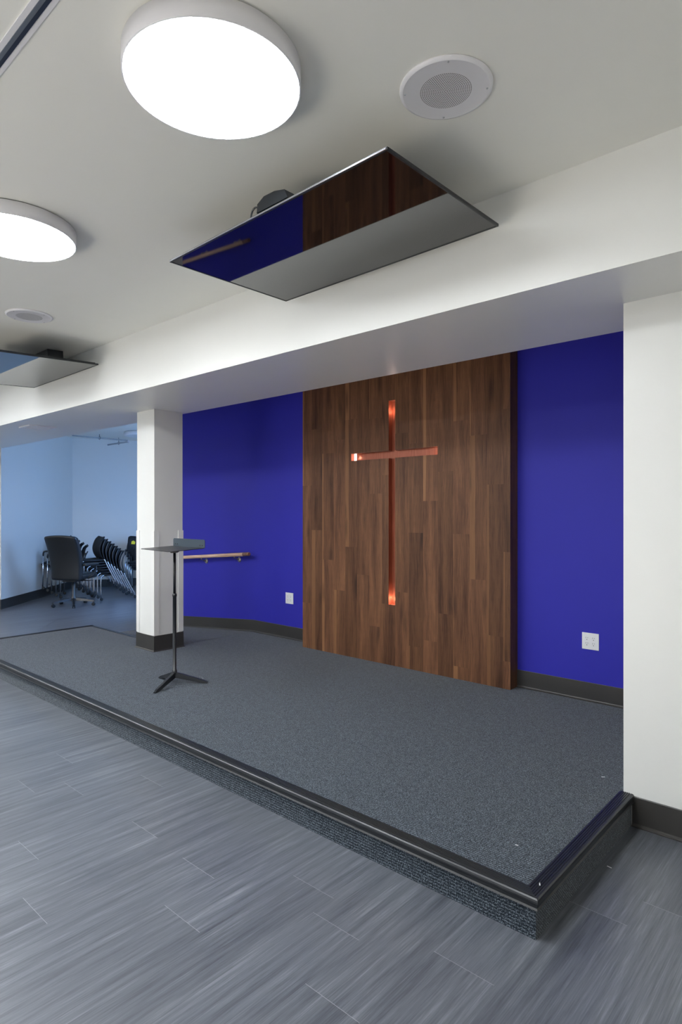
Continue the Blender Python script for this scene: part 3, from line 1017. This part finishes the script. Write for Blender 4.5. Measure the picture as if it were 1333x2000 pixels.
# ------------------------------------------------------------------ office chair
def office_chair():
    t = thing('office_chair', 'black leather swivel office chair with its tall back to the stage', 'chair', (-9.826, 4.472, 0), math.radians(30))
    # local: the chair faces +y
    hubz = 0.105
    mbp = MB().lathe([(0.045, 0.085), (0.05, 0.10), (0.045, 0.135), (0.030, 0.15), (0.028, 0.36), (0.020, 0.37), (0.020, 0.42)], 24)
    mbp.build('gas_column', 'black_metal', t)
    for k in range(5):
        an = math.radians(18 + 72 * k)
        c, s = math.cos(an), math.sin(an)
        leg = MB()
        bm = leg.bm
        secs = [(0.03, 0.085, 0.130, 0.030), (0.18, 0.080, 0.112, 0.024), (0.31, 0.068, 0.090, 0.019), (0.33, 0.066, 0.080, 0.015)]
        rr = []
        for (q, zl, zh, w) in secs:
            rr.append([bm.verts.new((q, -w, zl)), bm.verts.new((q, w, zl)), bm.verts.new((q, w * 0.6, zh)), bm.verts.new((q, -w * 0.6, zh))])
        for i in range(3):
            for j in range(4):
                bm.faces.new((rr[i][j], rr[i][(j + 1) % 4], rr[i + 1][(j + 1) % 4], rr[i + 1][j]))
        bm.faces.new(list(reversed(rr[0]))); bm.faces.new(rr[-1])
        bmesh.ops.transform(bm, matrix=Matrix.Rotation(an, 4, 'Z'), verts=list(bm.verts))
        lo = leg.build('base_leg', 'black_metal', t)
        cs = MB()
        for sgn in (-1, 1):
            w = MB().lathe([(0.020, -0.007), (0.027, -0.004), (0.027, 0.004), (0.020, 0.007)], 18)
            bmesh.ops.transform(w.bm, matrix=Matrix.Translation((0.31 * c - s * sgn * 0.014, 0.31 * s + c * sgn * 0.014, 0.0275)) @ Matrix.Rotation(an, 4, 'Z') @ Matrix.Rotation(PI / 2, 4, 'X'), verts=list(w.bm.verts))
            cs.merge(w.bm)
        cs.tube([(0.31 * c, 0.31 * s, 0.03), (0.31 * c, 0.31 * s, 0.07)], 0.009, 8)
        cs.build('caster', 'black_plastic', lo)
    MB().box(-0.12, -0.13, 0.395, 0.12, 0.13, 0.445, bev=0.012).build('tilt_mechanism', 'black_metal', t)
    MB().tube([(0.10, 0.02, 0.415), (0.27, 0.03, 0.410), (0.33, 0.03, 0.418)], 0.007, 8).build('lever', 'black_metal', t)
    # seat cushion
    mb = MB().box(-0.26, -0.22, 0.44, 0.26, 0.27, 0.535, bev=0.035, seg=5)
    mb.build('seat', 'leather', t, smooth_angle=40)
    # backrest: rounded cushion, wider at the top, reclined towards -y
    mb = MB().box(-0.275, -0.05, 0.0, 0.275, 0.05, 0.70, bev=0.04, seg=6)
    bm = mb.bm
    bmesh.ops.subdivide_edges(bm, edges=[e for e in bm.edges if e.calc_length() > 0.2], cuts=9, use_grid_fill=True)
    for v in bm.verts:
        z = v.co.z
        h = z / 0.70
        v.co.x *= 0.95 + 0.09 * math.sin(min(1, h * 1.1) * PI / 2)
        v.co.z += 0.022 * (1 - (v.co.x / 0.27) ** 2) * h
        v.co.y += 0.035 * (v.co.x / 0.27) ** 2 - 0.16 * h + 0.05 * math.sin(h * PI)
    bmesh.ops.transform(bm, matrix=Matrix.Translation((0, -0.20, 0.43)), verts=list(bm.verts))
    mb.build('backrest', 'leather', t, smooth_angle=50)
    for sx in (-1, 1):
        MB().box(sx * 0.315 - 0.035, -0.18, 0.655, sx * 0.315 + 0.035, 0.17, 0.700, bev=0.016, seg=4).build('armrest', 'leather', t, smooth_angle=40)
        arm = t.children[-1]
        MB().tube([(sx * 0.315, 0.12, 0.66), (sx * 0.325, 0.13, 0.60), (sx * 0.32, 0.06, 0.50), (sx * 0.26, 0.02, 0.46), (sx * 0.18, 0.0, 0.45)], 0.016, 10).build('arm_support', 'black_plastic', arm)
    return t
office_chair()

# ------------------------------------------------------------------ stacking chairs
def curve_pts(ctrl, n=8):
    """Catmull-Rom through control points"""
    P = [Vector(p) for p in ctrl]
    P = [P[0] * 2 - P[1]] + P + [P[-1] * 2 - P[-2]]
    out = []
    for i in range(1, len(P) - 2):
        for k in range(n):
            t = k / n
            a, b_, c, d = P[i - 1], P[i], P[i + 1], P[i + 2]
            out.append(0.5 * ((2 * b_) + (c - a) * t + (2 * a - 5 * b_ + 4 * c - d) * t * t + (3 * b_ - a - 3 * c + d) * t ** 3))
    out.append(P[-2])
    return out

def sheet(mb, spine, widths, th, curve=0.0):
    """upholstered shell: cross sections along a spine in the y-z plane"""
    bm = mb.bm
    n = len(spine)
    rows_f, rows_b = [], []
    NX = 10
    for i in range(n):
        p = spine[i]
        d = (spine[min(i + 1, n - 1)] - spine[max(0, i - 1)]).normalized()
        nv = Vector((0, -d.z, d.y))
        w = widths(i / (n - 1))
        f, b_ = [], []
        for k in range(NX + 1):
            u = -1 + 2 * k / NX
            q = Vector((u * w, p.y, p.z)) - nv * 0
            bow = nv * (curve * (u * u))
            edge = max(0.25, math.sqrt(max(0.0, 1 - abs(u) ** 6)))
            f.append(bm.verts.new(q + bow + nv * th / 2 * edge))
            b_.append(bm.verts.new(q + bow - nv * th / 2 * edge))
        rows_f.append(f); rows_b.append(b_)
    for i in range(n - 1):
        for k in range(NX):
            for rows, flip in ((rows_f, 0), (rows_b, 1)):
                fc = bm.faces.new((rows[i][k], rows[i][k + 1], rows[i + 1][k + 1], rows[i + 1][k]))
                fc.smooth = True
        for k in (0, NX):
            fc = bm.faces.new((rows_f[i][k], rows_f[i + 1][k], rows_b[i + 1][k], rows_b[i][k]))
    for i in (0, n - 1):
        for k in range(NX):
            bm.faces.new((rows_f[i][k], rows_f[i][k + 1], rows_b[i][k + 1], rows_b[i][k]))

def stack_chair(arms):
    """local: the chair faces -y; origin on the floor under the seat centre"""
    bh = 0.08 if arms else 0.0
    t = thing('stacking_armchair' if arms else 'stacking_chair', 'stacking chair', 'chair', (0, 0, 0))
    sp = curve_pts([(0, -0.24, 0.425), (0, -0.20, 0.448), (0, 0.0, 0.438), (0, 0.17, 0.432), (0, 0.20, 0.432)], 5)
    mb = MB()
    sheet(mb, sp, lambda s: 0.235 - 0.02 * s, 0.034)
    mb.build('seat', 'black_fabric', t)
    sp = curve_pts([(0, 0.185, 0.475), (0, 0.140, 0.56), (0, 0.130, 0.65), (0, 0.165, 0.76 + bh), (0, 0.215, 0.825 + bh)], 6)
    mb = MB()
    sheet(mb, sp, lambda s: 0.240 * (1.0 - 0.14 * max(0.0, (s - 0.85) / 0.15) ** 2) * (0.90 + 0.10 * math.sin(s * PI)), 0.026, 0.030)
    mb.build('backrest', 'black_fabric', t)
    for sx in (-1, 1):
        if arms:
            fl = MB().tube([(sx * 0.275, -0.215, 0.055), (sx * 0.272, -0.205, 0.60)], 0.0115, 10).build('front_leg', 'chrome', t)
            pts = curve_pts([(sx * 0.272, -0.205, 0.59), (sx * 0.272, -0.200, 0.640), (sx * 0.272, -0.165, 0.665), (sx * 0.272, 0.02, 0.668), (sx * 0.268, 0.13, 0.655), (sx * 0.235, 0.20, 0.600)], 5)
            MB().tube(pts, 0.0145, 10).build('armrest', 'black_plastic', t)
            pts = curve_pts([(sx * 0.232, 0.190, 0.455), (sx * 0.246, 0.240, 0.36), (sx * 0.256, 0.285, 0.135), (sx * 0.257, 0.290, 0.055)], 5)
            ry, rx = 0.290, 0.257
        else:
            pts = curve_pts([(sx * 0.235, -0.160, 0.432), (sx * 0.238, -0.205, 0.405), (sx * 0.243, -0.215, 0.34), (sx * 0.246, -0.215, 0.055)], 5)
            fl = MB().tube(pts, 0.0115, 10).build('front_leg', 'chrome', t)
            pts = curve_pts([(sx * 0.232, 0.175, 0.455), (sx * 0.236, 0.215, 0.36), (sx * 0.242, 0.325, 0.135), (sx * 0.243, 0.348, 0.095), (sx * 0.243, 0.352, 0.055)], 5)
            ry, rx = 0.355, 0.243
        rl = MB().tube(pts, 0.0120, 10).build('rear_leg', 'chrome', t)
        pts = curve_pts([(sx * 0.232, 0.180, 0.445), (sx * 0.240, 0.160, 0.52), (sx * 0.248, 0.140, 0.61), (sx * 0.246, 0.152, 0.70), (sx * 0.230, 0.195, 0.79)], 5)
        MB().tube(pts, 0.010, 8).build('back_frame', 'black_metal', t)
        MB().tube([(sx * (0.272 if arms else 0.236), -0.205 if arms else -0.17, 0.425), (sx * 0.232, 0.165, 0.452)], 0.010, 8).build('seat_rail', 'black_metal', t)
        for (leg, x, y) in ((fl, sx * (0.275 if arms else 0.246), -0.215), (rl, sx * rx, ry)):
            cs = MB()
            w = MB().lathe([(0.018, -0.010), (0.026, -0.006), (0.026, 0.006), (0.018, 0.010)], 16)
            bmesh.ops.transform(w.bm, matrix=Matrix.Translation((x, y + 0.012, 0.0262)) @ Matrix.Rotation(PI / 2, 4, 'Y'), verts=list(w.bm.verts))
            cs.merge(w.bm)
            cs.tube([(x, y, 0.030), (x, y, 0.062)], 0.010, 8)
            cs.build('caster', 'black_plastic', leg)
    return t
protos = {True: stack_chair(True), False: stack_chair(False)}
used = set()
ORD = ['lowest', 'second from the bottom', 'third from the bottom', 'fourth from the bottom', 'fifth from the bottom', 'sixth from the bottom', 'seventh from the bottom', 'eighth from the bottom']
def stack(arms, x, y, face_deg, n, dxy, dz, what, where, group, off_deg=None):
    rz = math.radians(face_deg)
    ro = rz if off_deg is None else math.radians(off_deg)
    fx, fy = math.sin(ro), -math.cos(ro)
    for k in range(n):
        loc = (x + fx * dxy * k, y + fy * dxy * k, dz * k)
        name = 'topmost' if k == n - 1 else ORD[k]
        label = '%s, %s in the stack %s' % (what, name, where)
        if arms not in used:
            used.add(arms)
            last = protos[arms]
            last.location = loc
            last.rotation_euler = (0, 0, rz)
            last['label'] = label
            last['group'] = group
        else:
            last = dup(protos[arms], loc, rz, label, group)
    return last
stack(True, -10.97, 5.02, -30, 5, 0.070, 0.042, 'black stacking armchair', 'behind the office chair', 'armchairs stacked behind the office chair')
stack(False, -10.225, 5.295, -12, 7, 0.055, 0.042, 'black armless chair', 'with slanting silver legs', 'armless chairs in the middle stack')
top = stack(True, -10.74, 6.30, 60, 4, 0.034, 0.042, 'black armchair', 'next to the column', 'armchairs stacked next to the column', -40)

# yellow paper tag on the top chair by the column
tg = MB()
tg.prism([(-0.035, -0.030), (0.030, -0.036), (0.040, 0.010), (0.006, 0.040), (-0.030, 0.022)], -0.001, 0.001)
to = tg.build('price_tag', 'yellow')
to.matrix_world = Matrix.Translation(top.location) @ Matrix.Rotation(top.rotation_euler.z, 4, 'Z') @ Matrix.Translation((-0.135, 0.113, 0.80)) @ Matrix.Rotation(math.radians(72), 4, 'X')
tag(to, 'yellow paper tag stuck on the chair back next to the column', 'tag')

# ------------------------------------------------------------------ sprinkler pipes in the side room
pp = thing('sprinkler_pipe', 'thin grey sprinkler pipe under the side room ceiling', 'pipe', (-11.2, 6.1, 2.9))
def rp(x, y, z):
    return (x + 11.2, y - 6.1, z - 2.9)
MB().tube([rp(-11.226, 5.082, 2.93), rp(-11.202, 6.178, 2.93)], 0.013, 10).build('main_pipe', 'pipe', pp)
MB().tube([rp(-11.202, 6.178, 2.93), rp(-11.195, 6.19, 2.915), rp(-11.19, 6.17, 2.90)], 0.022, 10).build('elbow', 'white_enamel', pp)
MB().tube([rp(-11.19, 6.17, 2.905), rp(-11.70, 6.02, 2.87)], 0.016, 10).build('branch_pipe', 'pipe', pp)
for (x, y, z) in ((-11.212, 5.60, 2.93), (-11.42, 6.10, 2.89)):
    pts = [rp(x + 0.028 * math.cos(a), y, z + 0.028 * math.sin(a)) for a in [2 * PI * k / 12 for k in range(13)]]
    h = MB().tube(pts, 0.004, 6)
    h.tube([rp(x, y, z + 0.028), rp(x, y, 2.999)], 0.004, 6)
    h.build('hanger', 'black_metal', pp)

# ------------------------------------------------------------------ bits lying about
def scrap(x, y, z, rz, ln, label):
    o = MB().prism([(-ln / 2, -0.0022), (ln / 2, -0.0016), (ln / 2, 0.0020), (-ln / 2, 0.0024)], 0.0, 0.0012).build('paper_scrap', 'white_plastic')
    o.location = (x, y, z)
    o.rotation_euler = (0, 0, rz)
    tag(o, label, 'scrap', 'tiny white scraps')
scrap(-1.093, 3.230, H_STAGE + 0.0005, 0.7, 0.018, 'tiny white scrap on the carpet near the right wall')
scrap(-0.946, 2.135, H_STAGE + 0.0055, 2.0, 0.016, 'tiny white scrap on the rubber edging by the stage corner')
scrap(-0.884, 2.687, 0.0008, -0.2, 0.020, 'tiny white scrap on the floor beside the stage end')
scrap(-1.131, 2.332, H_STAGE + 0.0005, 0.2, 0.012, 'tiny white scrap on the carpet near the stage corner')
fs = MB().prism([(-9.497, 4.366), (-9.489, 4.358), (-8.09, 3.222), (-8.099, 3.230)][::-1], 0.0004, 0.0012).build('floor_strip', 'track_grey')
tag(fs, 'thin pale line across the side room floor in front of the office chair', 'floor strip')
